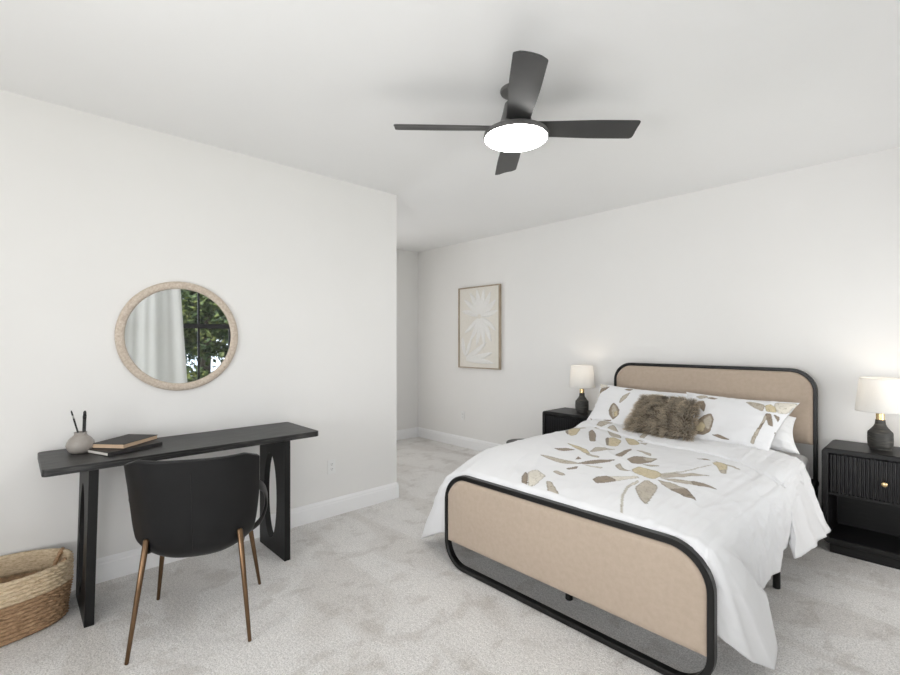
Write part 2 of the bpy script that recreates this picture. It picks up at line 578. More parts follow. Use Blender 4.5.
def wall_with_holes(axis, pos0, pos1, a0, a1, holes):
    """axis 'x': wall plane x=pos, runs along y; holes (a, b, z0, z1)"""
    bm = bmesh.new()
    def piece(a, b, z0, z1):
        if b - a < 1e-4 or z1 - z0 < 1e-4:
            return
        if axis == 'x':
            box(bm, (pos0, a, z0), (pos1, b, z1))
        else:
            box(bm, (a, pos0, z0), (b, pos1, z1))
    cur = a0
    for a, b, z0, z1 in sorted(holes):
        piece(cur, a, 0, H)
        piece(a, b, 0, z0)
        piece(a, b, z1, H)
        cur = b
    piece(cur, a1, 0, H)
    return bm

W1 = (-1.86, .38, .72, 2.38)       # the window the mirror shows
W2 = (-3.40, -2.05, .62, 2.38)  # unseen window added for flat light from the right
W5 = (.66, 1.54, .62, 2.38)  # unseen window added to light the ceiling and carpet at the right
W4 = (.12, .70, .62, 2.28)      # unseen opening added so fill light brightens the alcove
W3 = (1.45, 4.05, .40, 2.40)
struct(obj('wall_right', wall_with_holes('x', XR, XR + T, YF - T, YB, [W1, W2, W5]), M_wall, smooth=False))
struct(obj('wall_front', wall_with_holes('y', YF - T, YF, -T, XR, [W3]), M_wall, smooth=False))

struct(obj('wall_far', wall_with_holes('x', XL - T, XL, -T, YB, [W4]), M_wall, smooth=False))

M_win = textured('black_window_frame', [(.3, (.012, .012, .013)), (.7, (.016, .016, .017))], 20, rough=.4)

def window(n, axis, pos, W, vbars, rail, flip=1):
    a, b, z0, z1 = W
    def bb(bm, u0, u1, w0, w1, d0, d1):
        if axis == 'x':
            box(bm, (min(pos + flip * d0, pos + flip * d1), u0, w0), (max(pos + flip * d0, pos + flip * d1), u1, w1), .004, 1)
        else:
            box(bm, (u0, pos - d1, w0), (u1, pos - d0, w1), .004, 1)
    bm = bmesh.new()
    w = .05
    bb(bm, a, b, z0, z0 + w, .03, .09)
    bb(bm, a, b, z1 - w, z1, .03, .09)
    bb(bm, a, a + w, z0 + w, z1 - w, .03, .09)
    bb(bm, b - w, b, z0 + w, z1 - w, .03, .09)
    bb(bm, a + w, b - w, rail - .035, rail + .035, .03, .09)
    for v in vbars:
        bb(bm, v - .014, v + .014, z0 + w, rail - .035, .045, .075)
        bb(bm, v - .014, v + .014, rail + .035, z1 - w, .045, .075)
    f = struct(obj('window_%d' % n, bm, M_win, smooth=False))
    g = bmesh.new()
    bb(g, a + w, b - w, z0 + w, z1 - w, .057, .062)
    obj('pane', g, M_glass, f, smooth=False)
    s = bmesh.new()
    if axis == 'x':
        box(s, (min(pos - flip * .05, pos + flip * .03), a - .04, z0 - .035), (max(pos - flip * .05, pos + flip * .03), b + .04, z0), .006, 2)
    else:
        box(s, (a - .04, pos - .03, z0 - .035), (b + .04, pos + .05, z0), .006, 2)
    obj('window_sill', s, M_trim, f, smooth=False)

window(1, 'x', XR, W1, [-1.39, -.95, -.51, -.07], 1.645)
window(2, 'x', XR, W2, [-2.83, -2.37], 1.50)  # added to hold the east fill lamps
window(4, 'x', XL, W4, [.41], 1.45, -1)  # added for the alcove fill
window(5, 'x', XR, W5, [1.1], 1.50)  # added for the north-east fill
window(3, 'y', YF, W3, [2.1, 2.75, 3.4], 1.50)

def skirting(name, runs):
    """runs: list of (p0, p1, n) – n is the direction into the room"""
    bm = bmesh.new()
    prof = [(0, 0), (.016, 0), (.016, .104), (.0125, .110), (.0125, .122), (.009, .130), (.005, .138), (0, .140)]
    for run in runs:
        p0, p1, n = run[:3]
        corner = run[3] if len(run) > 3 else None      # mitred outer corner at the origin
        rows = []
        for p in (p0, p1):
            k = corner if corner and p == (0, 0) else n
            rows.append([bm.verts.new((p[0] + k[0] * d, p[1] + k[1] * d, z)) for d, z in prof])
        grid_faces(bm, rows)
        bm.faces.new(rows[0])
        bm.faces.new(rows[1][::-1])
    return struct(obj(name, bm, M_trim, smooth=False))

skirting('baseboard_left', [((0, YF), (0, 0), (1, 0), (1, 1)), ((0, 0), (XL, 0), (0, 1), (1, 1))])
skirting('baseboard_back', [((XL, YB), (XR, YB), (0, -1))])
skirting('baseboard_far', [((XL, 0), (XL, YB), (1, 0))])
skirting('baseboard_right', [((XR, YF), (XR, YB), (-1, 0))])
skirting('baseboard_front', [((0, YF), (XR, YF), (0, 1))])

# ------------------------------------------------------------------ curtain and trees (seen in the mirror)
def curtain(y0, y1, x, z0, z1):
    bm = bmesh.new()
    nu, nv = 120, 24
    rows = []
    for j in range(nv + 1):
        v = j / nv
        row = []
        for i in range(nu + 1):
            u = i / nu
            edge = .16 * smooth01((u - .6) / .4) * v           # hem swings out a little at the open side
            y = y0 + (y1 - y0) * u + edge
            a = .022 + .014 * v
            dx = a * math.sin(u * 2 * PI * 4.0 + 1.3 * math.sin(u * 5)) + .010 * math.sin(u * 2 * PI * 9 + v * 2)
            row.append(bm.verts.new((x + dx, y, z1 + (z0 - z1) * v)))
        rows.append(row)
    grid_faces(bm, rows)
    return bm

cur = thing('window_curtain', 'white floor-length curtain drawn to one side of the black-framed window, seen in the round mirror', 'curtain', (XR - .09, -1.25, 0))
obj('curtain_panel', curtain(-1.95, -.81, XR - .09, .02, 2.47), M_curtain, cur, world_space=True, solid=(.002, 0))
rod = thing('curtain_rod', 'black curtain rod above the window opposite the mirror', 'curtain rod', (XR - .09, -.30, 2.50))
obj('rod', tb([(XR - .09, -2.02, 2.5), (XR - .09, .62, 2.5)], .012), M_metal, rod, world_space=True)
for y in (-2.02, .62):
    obj('finial', lathe(bmesh.new(), [(.001, -.02), (.014, -.016), (.02, 0), (.014, .016), (.001, .02)], 16, (XR - .09, y, 2.5)), M_metal, rod, world_space=True)
for y in (-1.99, .58):
    obj('bracket', bx((XR - .095, y - .008, 2.492), (XR + .001, y + .008, 2.508), .002, 1), M_metal, rod, world_space=True)

def leaf_mat(name, c0, c1, c2):
    m = mat(name, c0, .55)
    v = coords(m)
    lk(m, ramp(m, noise_tex(m, v, 3.5, 3), [(.35, c0), (.5, c1), (.68, c2)]), bsdf(m).inputs['Base Color'])
    return m

M_leaf = leaf_mat('tree_leaves', (.03, .06, .025), (.085, .13, .045), (.26, .29, .085))
M_leaf2 = leaf_mat('tree_leaves_dark', (.015, .04, .035), (.035, .08, .065), (.11, .18, .14))
M_bark = textured('bark', [(.3, (.05, .035, .025)), (.7, (.13, .10, .075))], 6, (4, 4, 1), rough=.9, bump_s=.6, bump_d=.01)
M_grass = textured('lawn', [(.3, (.05, .10, .03)), (.7, (.14, .20, .06))], 4, rough=.95)
struct(obj('ground', bx((XR + T + .02, -9, -.6), (22, 14, -.3)), M_grass, smooth=False))

def tree(x, y, h, r, lm, label, n=2600):
    t = thing('garden_tree', label, 'tree', (x, y, -.3), 0, None)
    rnd = random.Random(int(x * 100 + y * 10))
    obj('trunk', tb([(0, 0, 0), (.05, .03, h * .35), (-.04, .06, h * .6), (.02, 0, h * .9)], [.13, .10, .07, .02]), M_bark, t)
    bm = bmesh.new()
    cl = []
    for k in range(70):
        a, e = rnd.uniform(0, 2 * PI), rnd.uniform(-1, 1)
        q = rnd.uniform(.45, 1) ** .6
        cl.append((Vector((r * q * math.cos(a) * math.sqrt(1 - e * e), r * q * math.sin(a) * math.sqrt(1 - e * e), h * .55 + e * h * .46 * q)), rnd.uniform(.22, .42) * r * .55))
    for k in range(n):
        c, cr = rnd.choice(cl)
        p = c + Vector((rnd.gauss(0, 1), rnd.gauss(0, 1), rnd.gauss(0, .7))) * cr * .6
        d = Vector((rnd.uniform(-1, 1), rnd.uniform(-1, 1), rnd.uniform(-.9, .3))).normalized()
        s = d.cross(Vector((rnd.uniform(-1, 1), rnd.uniform(-1, 1), 1))).normalized()
        L, w = rnd.uniform(.09, .18), rnd.uniform(.03, .055)
        up = d.cross(s) * .012
        vs = [bm.verts.new(p), bm.verts.new(p + d * L * .5 + s * w), bm.verts.new(p + d * L), bm.verts.new(p + d * L * .5 - s * w), bm.verts.new(p + d * L * .5 + up)]
        for a, b in ((0, 1), (1, 2), (2, 3), (3, 0)):
            bm.faces.new((vs[a], vs[b], vs[4]))
    obj('foliage', bm, lm, t, smooth=False, normals=False)
    return t

tree(6.9, .30, 3.3, 1.15, M_leaf, 'bushy yellow-green tree outside the window, mirrored at the lower left of the panes', 11000)
tree(9.0, 2.10, 6.0, 1.3, M_leaf2, 'dark blue-green tree outside the window, mirrored at the right of the panes', 8000)
tree(11.4, .45, 5.4, 1.5, M_leaf2, 'tall dark tree outside the window, mirrored next to the curtain edge', 8000)
tree(15.2, 2.50, 8.0, 1.9, M_leaf2, 'farthest tall tree outside the window, mirrored behind the other trees', 8000)

# ------------------------------------------------------------------ bed
BX0, BX1 = 1.215, 2.775
YFOOT = -.52
YHEAD = 1.745
bed = thing('bed', 'black metal framed bed with beige upholstered headboard and footboard', 'bed', (1.995, .6, 0))

def bend_panel(bm, x0, x1, z0, z1, r, y, thick, bulge, side):
    """upholstered panel: rounded top corners, square bottom, softly bulged; side=-1 faces -y"""
    n = 26
    us = [i / n for i in range(n + 1)]
    def outline_z(x):
        top = z1
        if x < x0 + r:
            d = x0 + r - x
            top = z1 - r + math.sqrt(max(r * r - d * d, 0))
        elif x > x1 - r:
            d = x - (x1 - r)
            top = z1 - r + math.sqrt(max(r * r - d * d, 0))
        return top
    xs = []
    for k in range(15):
        xs.append(x0 + r * (1 - math.cos(PI / 2 * k / 14)))
    m = 40
    for k in range(1, m):
        xs.append(x0 + r + (x1 - x0 - 2 * r) * k / m)
    for k in range(15):
        xs.append(x1 - r * (1 - math.sin(PI / 2 * k / 14)))
    for s in (side, -side):
        rows = []
        for x in xs:
            zt = outline_z(x)
            row = []
            for u in us:
                uu = .5 - .5 * math.cos(PI * u)
                z = z0 + (zt - z0) * uu
                e = min(x - x0, x1 - x, z - z0, max(zt - z, 0))
                prof = min(1.0, max(e, 0) / .035)
                prof = math.sqrt(max(0, 1 - (1 - prof) ** 2))
                b = thick * .5 * prof * (1 if s == side else .4) + (bulge * smooth01(e / .2) if s == side else 0)
                row.append(bm.verts.new((x, y + s * b, z)))
            rows.append(row)
        grid_faces(bm, rows)
    bmesh.ops.remove_doubles(bm, verts=bm.verts[:], dist=.0004)
    return bm

# headboard
hb = obj('headboard_frame', loop_frame(bmesh.new(), 1.195, 2.770, 0, 1.213, .17, .14, YHEAD - .016, YHEAD + .018, .026), M_metal, bed, smooth='auto', world_space=True)
obj('headboard_panel', bend_panel(bmesh.new(), 1.219, 2.746, .655, 1.189, .15, YHEAD, .05, .012, -1), M_beige, bed, world_space=True)
# footboard
obj('footboard_frame', loop_frame(bmesh.new(), BX0 + .005, 2.787, 0, .590, .185, .16, YFOOT - .012, YFOOT + .028, .028), M_metal, bed, smooth='auto', world_space=True)
obj('footboard_panel', bend_panel(bmesh.new(), BX0 + .031, 2.761, .155, .564, .16, YFOOT + .004, .045, .010, -1), M_beige, bed, world_space=True)
for x in (1.255, 2.725):
    obj('side_rail', bx((x - .022, YFOOT + .025, .27), (x + .022, YHEAD - .01, .345), .006, 2), M_metal, bed, smooth='auto', world_space=True)
obj('centre_rail', bx((1.975, YFOOT + .03, .285), (2.015, YHEAD - .01, .335), .004, 1), M_metal, bed, smooth='auto', world_space=True)
for y in (-.30, .10, .50, .90, 1.30):
    obj('slat', bx((1.26, y - .03, .3375), (2.72, y + .03, .352), .003, 1), M_metal, bed, smooth='auto', world_space=True)
def leg(x, y, r=.017):
    return obj('leg', lathe(bmesh.new(), [(r * .8, 0), (r, .004), (r, .27), (r * .9, .272)], 20, (x, y, 0)), M_metal, bed, smooth='auto', world_space=True)
for x in (1.255, 2.745):
    leg(x, .655, .019)
for y in (-.315, .655, 1.45):
    leg(1.995, y, .02)
# brackets that hook the side rails into the headboard
for x in (1.222, 2.752):
    obj('rail_bracket', tb([(x, YHEAD - .02, .385), (x - .002, YHEAD - .14, .345), (x - .004, YHEAD - .28, .312)], [.030, .030, .027], 14), M_metal, bed, smooth='auto', world_space=True)

# mattress
bm = bx((1.225, YFOOT + .035, .355), (2.738, YHEAD - .055, .592), .055, 5)
mt = obj('mattress', bm, M_sheet, smooth='auto')
tag(mt, 'white sheeted mattress on the bed frame, bare only beside the headboard', 'mattress')

# ------------------------------------------------------------------ duvet
def interp(keys, t):
    """keys: list (t, (x,y,z)), smooth interpolation"""
    if t <= keys[0][0]:
        return Vector(keys[0][1])
    for (t0, a), (t1, b) in zip(keys, keys[1:]):
        if t <= t1:
            k = (t - t0) / (t1 - t0)
            k = smooth01(k) * .5 + k * .5
            return Vector(a).lerp(Vector(b), k)
    return Vector(keys[-1][1])

def bez(p0, p1, p2, p3, t):
    s = 1 - t
    return p0 * (s * s * s) + p1 * (3 * s * s * t) + p2 * (3 * s * t * t) + p3 * (t * t * t)

def drape(bm, topf, nx, ny, hemL, hemFL, hemF, hemFR, hemR, ncorner, nv, wr=1.0, reach=.07, seed=0, push=.03):
    """topf(u, v): point of the top, u 0..1 left-right, v 0..1 head-foot"""
    top = [[bm.verts.new(topf(i / nx, j / ny)) for i in range(nx + 1)] for j in range(ny + 1)]
    grid_faces(bm, top)
    cols = []                                        # (vertex, outward dir, hem point, label param)
    for j in range(ny + 1):
        cols.append((top[j][0], (-1, 0), interp(hemL, j / ny)))
    for k in range(1, ncorner):
        a = PI + (PI / 2) * k / ncorner
        cols.append((top[ny][0], (math.cos(a), math.sin(a)), interp(hemFL, k / ncorner)))
    for i in range(nx + 1):
        cols.append((top[ny][i], (0, -1), interp(hemF, i / nx)))
    for k in range(1, ncorner):
        a = -PI / 2 + (PI / 2) * k / ncorner
        cols.append((top[ny][nx], (math.cos(a), math.sin(a)), interp(hemFR, k / ncorner)))
    for j in range(ny, -1, -1):
        cols.append((top[j][nx], (1, 0), interp(hemR, j / ny)))
    n = len(cols)
    rows = [[c[0] for c in cols]]
    for k in range(1, nv + 1):
        t = k / nv
        row = []
        for ci, (v0, d, hem) in enumerate(cols):
            E = v0.co
            out = Vector((d[0], d[1], 0))
            drop = max(E.z - hem.z, .02)
            p1 = E + out * min(reach, drop * .5)
            p2 = hem + (E - hem) * .38 + out * (push * max(0, d[0]) if push < 0 else min(push, drop * .15))
            p = bez(E, p1, p2, hem, t)
            a = wr * smooth01(t * 1.6) * min(1.0, drop / .3)
            s = E.x * 1.0 + E.y * 1.0 + ci * .0
            w = .014 * nz(s * 9 + seed, t * 1.2, d[0] * 3 + d[1] * 2) + .009 * nz(s * 20 + seed, t * 2.0, 5 + d[0]) * (1 - .6 * t ** 3)
            crease = (.006 * nz(s * 6 + t * 6, t * 7, 9 + seed) + .004 * (1 - abs(nz(s * 9 - t * 4, t * 2.0, 4 + seed))) ** 5) * (1 - .8 * t ** 4)
            p = p + out * (a * w + wr * crease * smooth01(t * 3)) * 1.3
            p.z += a * .5 * w * t * (1 - t ** 3)
            if p.z < .012:
                p.z = .012
            row.append(bm.verts.new(p))
        rows.append(row)
    grid_faces(bm, rows)
    return top

X0, X1, Y0, Y1 = 1.225, 2.742, 1.30, -.455       # head .. foot
def wrinkle(x, y):
    z = .012 * nz(x * 2.4, y * 2.1, 3.1) + .0055 * nz(x * 6 + y * 2.5, y * 4.0 - x * 1.2, 1.7)
    # long soft creases radiating from the foot-right corner and running along the right edge
    k = (x - 2.0) / .7
    if k > 0:
        z += .008 * min(k, 1) * nz(x * 21, y * 2.0, 4.4) + .004 * k * nz(x * 40, y * 3, 7.4)
    f = smooth01((-.1 - y) / .3)
    z += .008 * f * nz(x * 15 + y * 5, y * 3, 8.2)
    z += .003 * nz(x * 11 - y * 7, y * 9 + x * 5, 2.2)
    # sharp little creases
    z += .0045 * (1 - abs(nz(x * 5 + y * 3.2, y * 1.6 - x * 1.5, 12.4))) ** 9
    z += .0035 * smooth01((x - 1.9) / .6) * (1 - abs(nz(x * 9 - y * 2.0, y * 2.2, 21.7))) ** 7
    return z

def duvet_top(u, v):
    y = Y0 + (Y1 - Y0) * v
    xl = X0 - .085 * smooth01((y + .46) / .5)
    xr = X1 - .030 * smooth01((y - .95) / .3)
    x = xl + (xr - xl) * u
    ex = min((x - xl) * 1.6, xr - x)
    ey = y - Y1
    z = .606 + .032 * smooth01(ex / .30) * 1.0 + wrinkle(x, y) + .040 * smooth01((y + .50) / .45) * smooth01((1.75 - x) / .5)
    z -= .022 * (1 - min(1, ex / .06)) ** 2 + .020 * (1 - min(1, ey / .16)) ** 2
    z += .012 * smooth01(1 - abs(y - .35) / .8)
    return Vector((x, y, z))

bm = bmesh.new()
hemL = [(0, (1.0, 1.22, .32)), (.5, (.985, .45, .24)), (.85, (.97, -.18, .12)), (1, (.925, -.37, .045))]
hemFL = [(0, (.925, -.37, .045)), (.35, (.882, -.435, .025)), (.7, (1.0, -.450, .09)), (1, (1.13, -.452, .15))]
hemF = [(0, (1.13, -.452, .15)), (.1, (1.30, -.455, .20)), (.5, (1.98, -.455, .24)), (.93, (2.66, -.455, .22)), (1, (2.755, -.452, .24))]
hemFR = [(0, (2.755, -.452, .24)), (.22, (2.80, -.43, .19)), (.50, (2.86, -.30, .085)), (.72, (2.905, -.185, .022)), (.86, (2.90, -.10, .085)), (1, (2.845, -.02, .27))]
hemR = [(0, (2.745, 1.25, .40)), (.12, (2.765, 1.1, .34)), (.36, (2.79, .66, .26)), (.55, (2.815, .36, .225)), (.80, (2.805, .05, .215)), (.93, (2.795, -.08, .225)), (1, (2.845, -.02, .26))]
NX, NY = 250, 285
drape(bm, duvet_top, NX, NY, hemL, hemFL, hemF, hemFR, hemR, 26, 40, 1.0, .085, 0)
bm.verts.ensure_lookup_table()
look = print_lookup(DUVET_PETALS)
ntop = (NX + 1) * (NY + 1)
cols = []
for i, v in enumerate(bm.verts):
    cols.append(look(v.co.x, v.co.y) if i < ntop else None)
duvet = obj('duvet', bm, M_print, solid=(.008, -1))
paint(duvet, cols)
tag(duvet, 'white duvet printed with brown and gold flowers, spread over the bed', 'duvet')

# the band of the duvet turned down below the pillows
def band_top(u, v):
    x = 1.115 + (2.755 - 1.115) * u
    yf = 1.175 - .315 * u - .15 * smooth01((u - .80) / .2) + .012 * nz(x * 4, 2.2)
    yh = 1.335 - .05 * smooth01((u - .55) / .45)
    y = yh + (yf - yh) * v
    ex = min((x - 1.115) * 1.6, 2.755 - x)
    z = .622 + .034 * smooth01(ex / .30) + wrinkle(x, y) + .040 * smooth01((1.75 - x) / .5) + .012 * smooth01(1 - abs(y - .35) / .8)
    z += .020 * math.sin(min(1.0, (y - yf) / .10) * PI * .5)
    z += .003 * nz(x * 14 + y * 5, y * 8, 6.6)
    z -= .022 * (1 - min(1, ex / .06)) ** 2
    return Vector((x, y, z))

bm = bmesh.new()
bhL = [(0, (.985, 1.26, .36)), (1, (.985, 1.17, .33))]
bhFL = [(0, (.985, 1.17, .33)), (1, (1.105, 1.17, .60))]
def fl(u):
    x = 1.115 + (2.755 - 1.115) * u
    y = 1.155 - .315 * u - .15 * smooth01((u - .80) / .2)
    q = duvet_top(max(0, min(1, (x - X0 + .085) / (X1 - X0 + .085))), (y - Y0) / (Y1 - Y0))
    return (x, y - .012, q.z - .030)
bhF = [(k / 40, fl(k / 40)) for k in range(41)]
bhFR = [(0, fl(1)), (.35, (2.805, .675, .50)), (.7, (2.835, .645, .32)), (1, (2.84, .610, .210))]
bhR = [(0, (2.925, 1.19, .235)), (.25, (2.905, 1.10, .222)), (.8, (2.86, .75, .205)), (1, (2.84, .615, .215))]
BNX, BNY = 260, 70
drape(bm, band_top, BNX, BNY, bhL, bhFL, bhF, bhFR, bhR, 22, 34, 1.2, .015, 31, -.03)
bm.verts.ensure_lookup_table()
nb = (BNX + 1) * (BNY + 1)
cols = []
for i, v in enumerate(bm.verts):
    c = look(v.co.x, v.co.y) if i < nb else None
    cols.append(c)
band = obj('turned_down_band', bm, M_print, duvet, solid=(.010, -1))
paint(band, cols)

# ------------------------------------------------------------------ pillows
def pillow(name, quad, thick, petals=None, flange=.0, n=150, seed=0, m=None, pinch=.05, power=.5):
    """quad: bl, br, tr, tl corners seen from the front; puffed on both faces"""
    bl, br, tr, tl = [Vector(q) for q in quad]
    nrm = ((br - bl).cross(tl - bl)).normalized()
    bm = bmesh.new()
    cols = []
    lk_ = print_lookup(petals) if petals else None
    for side in (1, -1):
        rows = []
        for j in range(n + 1):
            row = []
            for i in range(n + 1):
                u, v = i / n, j / n
                p = bl * (1 - u) * (1 - v) + br * u * (1 - v) + tr * u * v + tl * (1 - u) * v
                a, b = 2 * u - 1, 2 * v - 1
                # sides draw in between the corners
                du = -pinch * (1 - b * b) * a * abs(a) ** 2
                dv = -pinch * (1 - a * a) * b * abs(b) ** 2
                p += (br - bl) * du + (tl - bl) * dv
                e = min(1 - abs(a) - flange * 2, 1)
                f = min(1 - abs(b) - flange * 2, 1)
                puff = (max(0, 1 - abs(a) ** 2.6) * max(0, 1 - abs(b) ** 2.6)) ** power
                wr = .010 * nz(u * 3.1 + seed, v * 2.7, 3) + .006 * nz(u * 7 + seed, v * 7, 8 * side)
                cr = .012 * (abs(a) ** 3) * nz(b * 7 + seed, a * 2, 2) + .009 * abs(b) ** 3 * nz(a * 9 + seed, b * 2, 6)
                h = thick * .5 * puff + (wr + cr) * min(1, puff * 2)
                p += nrm * side * h
                row.append(bm.verts.new(p))
                cols.append(lk_(u, v) if (lk_ and side == 1) else None)
            rows.append(row)
        grid_faces(bm, rows)
    o = obj(name, bm, m or M_print, solid=None)
    if m is None:
        paint(o, cols)
    me = o.data
    mod = o.modifiers.new('weld', 'WELD')
    mod.merge_threshold = .0008
    return o

p = pillow('sleeping_pillow', [(2.10, 1.40, .63), (2.725, 1.40, .64), (2.665, 1.625, .86), (2.10, 1.655, .91)], .17, None, seed=11, m=M_sheet)
tag(p, 'plain white pillow tucked behind the right floral sham, against the headboard', 'pillow')
ps = pillow('pillow_sham', [(1.11, 1.30, .640), (2.03, 1.29, .640), (2.045, 1.535, .985), (1.15, 1.545, 1.012)], .15, LEFT_PETALS, seed=1)
tag(ps, 'white floral pillow sham at the left, beside the far nightstand', 'pillow', 'floral pillow shams')
ps = pillow('pillow_sham', [(1.99, 1.27, .640), (2.58, 1.225, .640), (2.712, 1.475, .985), (1.94, 1.52, .998)], .15, RIGHT_PETALS, seed=5)
tag(ps, 'white floral pillow sham at the right, with an opened lily at its outer corner', 'pillow', 'floral pillow shams')

# fur pillow
M_furbase = textured('fur_backing', [(.3, (.13, .10, .075)), (.7, (.18, .145, .11))], 20, rough=.95)
def make_fur():
    m = mat('taupe_fur', (.3, .25, .18), .65, sheen=.2)
    a = nd(m, 'ShaderNodeVertexColor')
    a.layer_name = 'strand'
    lk(m, a.outputs['Color'], bsdf(m).inputs['Base Color'])
    return m
M_fur = make_fur()
FQ = [Vector(q) for q in ((1.605, 1.165, .685), (2.115, 1.130, .690), (2.085, 1.340, .930), (1.665, 1.365, .925))]
fp = pillow('fur_pillow', FQ, .17, None, seed=3, m=M_furbase, n=48, pinch=.03)
tag(fp, 'shaggy taupe fur throw pillow leaning on the floral shams', 'pillow')
def fur(quad, thick):
    bl, br, tr, tl = quad
    nrm = ((br - bl).cross(tl - bl)).normalized()
    ex, ez = (br - bl).normalized(), (tl - bl).normalized()
    rnd = random.Random(4)
    bm = bmesh.new()
    cols = []
    clumps = [(rnd.uniform(-1.04, 1.04), rnd.uniform(-1.04, 1.04)) for _ in range(300)]
    cells = {}
    for k in range(6500):
        ci = rnd.randrange(len(clumps))
        ca, cb = clumps[ci]
        a = max(-1, min(1, ca + rnd.gauss(0, .055)))
        b = max(-1, min(1, cb + rnd.gauss(0, .075)))
        u, v = (a + 1) / 2, (b + 1) / 2
        p = bl * (1 - u) * (1 - v) + br * u * (1 - v) + tr * u * v + tl * (1 - u) * v
        puff = (max(0, 1 - abs(a) ** 2.6) * max(0, 1 - abs(b) ** 2.6)) ** .5
        p = p + nrm * (thick * .5 * puff - .004)
        r2 = random.Random(ci)
        sw = r2.uniform(-.5, .5)
        L = rnd.uniform(.040, .066)
        edge_x = max(0, abs(a) - .72) / .28 * (1 if a > 0 else -1)
        edge_z = max(0, abs(b) - .72) / .28 * (1 if b > 0 else -1)
        d0 = (nrm * .75 + ex * (edge_x * 1.0 + rnd.gauss(0, .15)) + ez * (edge_z * .9 + .12 + rnd.gauss(0, .15))).normalized()
        d1 = (nrm * .28 + ex * (edge_x * .9 + sw * .8 + rnd.gauss(0, .12)) + ez * (edge_z * .5 - .75 + rnd.gauss(0, .12))).normalized()
        pts = []
        q = p.copy()
        for s in range(4):
            pts.append(q.copy())
            t = s / 3
            d = (d0 * (1 - t) + d1 * t).normalized()
            q = q + d * L / 3
            if q.z < .672:
                q.z = .672 + rnd.uniform(0, .004)
        w = rnd.uniform(.0020, .0036)
        tone = rnd.uniform(.75, 1.2) * (.55 + .9 * r2.random())
        base = (.25 * tone, .195 * tone, .135 * tone)
        tip = (.66 * tone, .56 * tone, .42 * tone)
        rows = []
        sd = d1.cross(nrm)
        sd = sd.normalized() if sd.length > 1e-4 else ex
        for s, pt in enumerate(pts):
            ww = w * (1 - s / 3.3)
            n2 = d1.cross(sd).normalized()
            rows.append([bm.verts.new(pt + (sd * math.cos(x) + n2 * math.sin(x)) * ww) for x in (0, 2.1, 4.2)])
            t = s / 3
            cols += [tuple(base[c] * (1 - t) + tip[c] * t for c in range(3))] * 3
        grid_faces(bm, rows, close_u=True)
    return bm, cols
bm, cols = fur(FQ, .17)
fo = obj('fur', bm, M_fur, fp, normals=False)
a = fo.data.color_attributes.new('strand', 'FLOAT_COLOR', 'POINT')
for i, c in enumerate(cols):
    a.data[i].color = (*c, 1)

# ------------------------------------------------------------------ nightstands
def nightstand(x0, label, w=.62, knob_label='brass knob'):
    x1 = x0 + w
    y0, y1 = 1.45, 1.84
    t = thing('nightstand', label, 'nightstand', ((x0 + x1) / 2, 1.645, 0), 0, 'black fluted nightstands')
    t['group'] = 'black fluted nightstands'
    obj('case', loop_frame(bmesh.new(), x0, x1, .062, .700, .030, .045, y0, y1, .036, .006), M_black, t, smooth='auto', world_space=True)
    bm = bmesh.new()
    box(bm, (x0 + .034, y1 - .02, .09), (x1 - .034, y1 - .004, .65))
    obj('back_panel', bm, M_black, t, smooth=False, world_space=True)
    obj('shelf', bx((x0 + .034, y0 + .02, .385), (x1 - .034, y1 - .02, .405), .002, 1), M_black, t, smooth='auto', world_space=True)
    obj('plinth', bx((x0 + .042, y0 + .012, 0), (x1 - .042, y1 - .01, .075), .004, 1), M_black, t, smooth='auto', world_space=True)
    # fluted drawer front
    xa, xb, za, zb = x0 + .040, x1 - .040, .402, .656
    bm = bmesh.new()
    nfl = 26
    pitch = (xb - xa) / nfl
    prof = []
    for k in range(nfl):
        for s, d in ((0.0, .012), (.20, .012), (.22, -.009), (.34, -.0145), (.5, -.0165), (.66, -.0145), (.78, -.009), (.80, .012)):
            prof.append((xa + (k + s) * pitch, d))
    prof.append((xb, .012))
    yb = y0 + .026
    rows = []
    for z in (za, zb):
        rows.append([bm.verts.new((x, yb + d, z)) for x, d in prof] + [bm.verts.new((xb, yb + .024, z)), bm.verts.new((xa, yb + .024, z))])
    grid_faces(bm, rows, close_u=True)
    bm.faces.new(rows[0])
    bm.faces.new(rows[1])
    dr = obj('drawer', bm, M_flute, t, smooth=False, world_space=True)
    xc = (x0 + x1) / 2 + .003
    bm = bmesh.new()
    lathe(bm, [(.006, 0), (.006, .010), (.015, .014), (.0165, .020), (.014, .026), (.006, .028), (.0005, .0285)], 24)
    bmesh.ops.rotate(bm, verts=bm.verts[:], cent=(0, 0, 0), matrix=Matrix.Rotation(PI / 2, 3, 'X'))
    bmesh.ops.translate(bm, verts=bm.verts[:], vec=(xc - t.location.x, y0 + .011 - t.location.y, .517))
    kb = obj('knob', bm, M_gold, dr)
    kb['label'] = 'small round brass knob'
    return t

nightstand(2.833, 'black nightstand with fluted drawer and brass knob, fully in view right of the bed')
nightstand(.552, 'black nightstand half hidden behind the duvet, left of the bed')

# low stool, only its rim shows over the duvet
st = thing('round_stool', 'low black round stool whose rim peeks over the left edge of the duvet', 'stool', (.47, 1.24, 0))
obj('stool_seat', lathe(bmesh.new(), [(.02, .365), (.150, .365), (.167, .372), (.171, .384), (.166, .394), (.148, .398), (.02, .398)], 48), M_metal, st, smooth='auto')
for k in range(3):
    an = PI / 2 + k * 2 * PI / 3
    obj('stool_leg', tb([(.14 * math.cos(an), .14 * math.sin(an), .0), (.11 * math.cos(an), .11 * math.sin(an), .368)], [.011, .014]), M_metal, st)

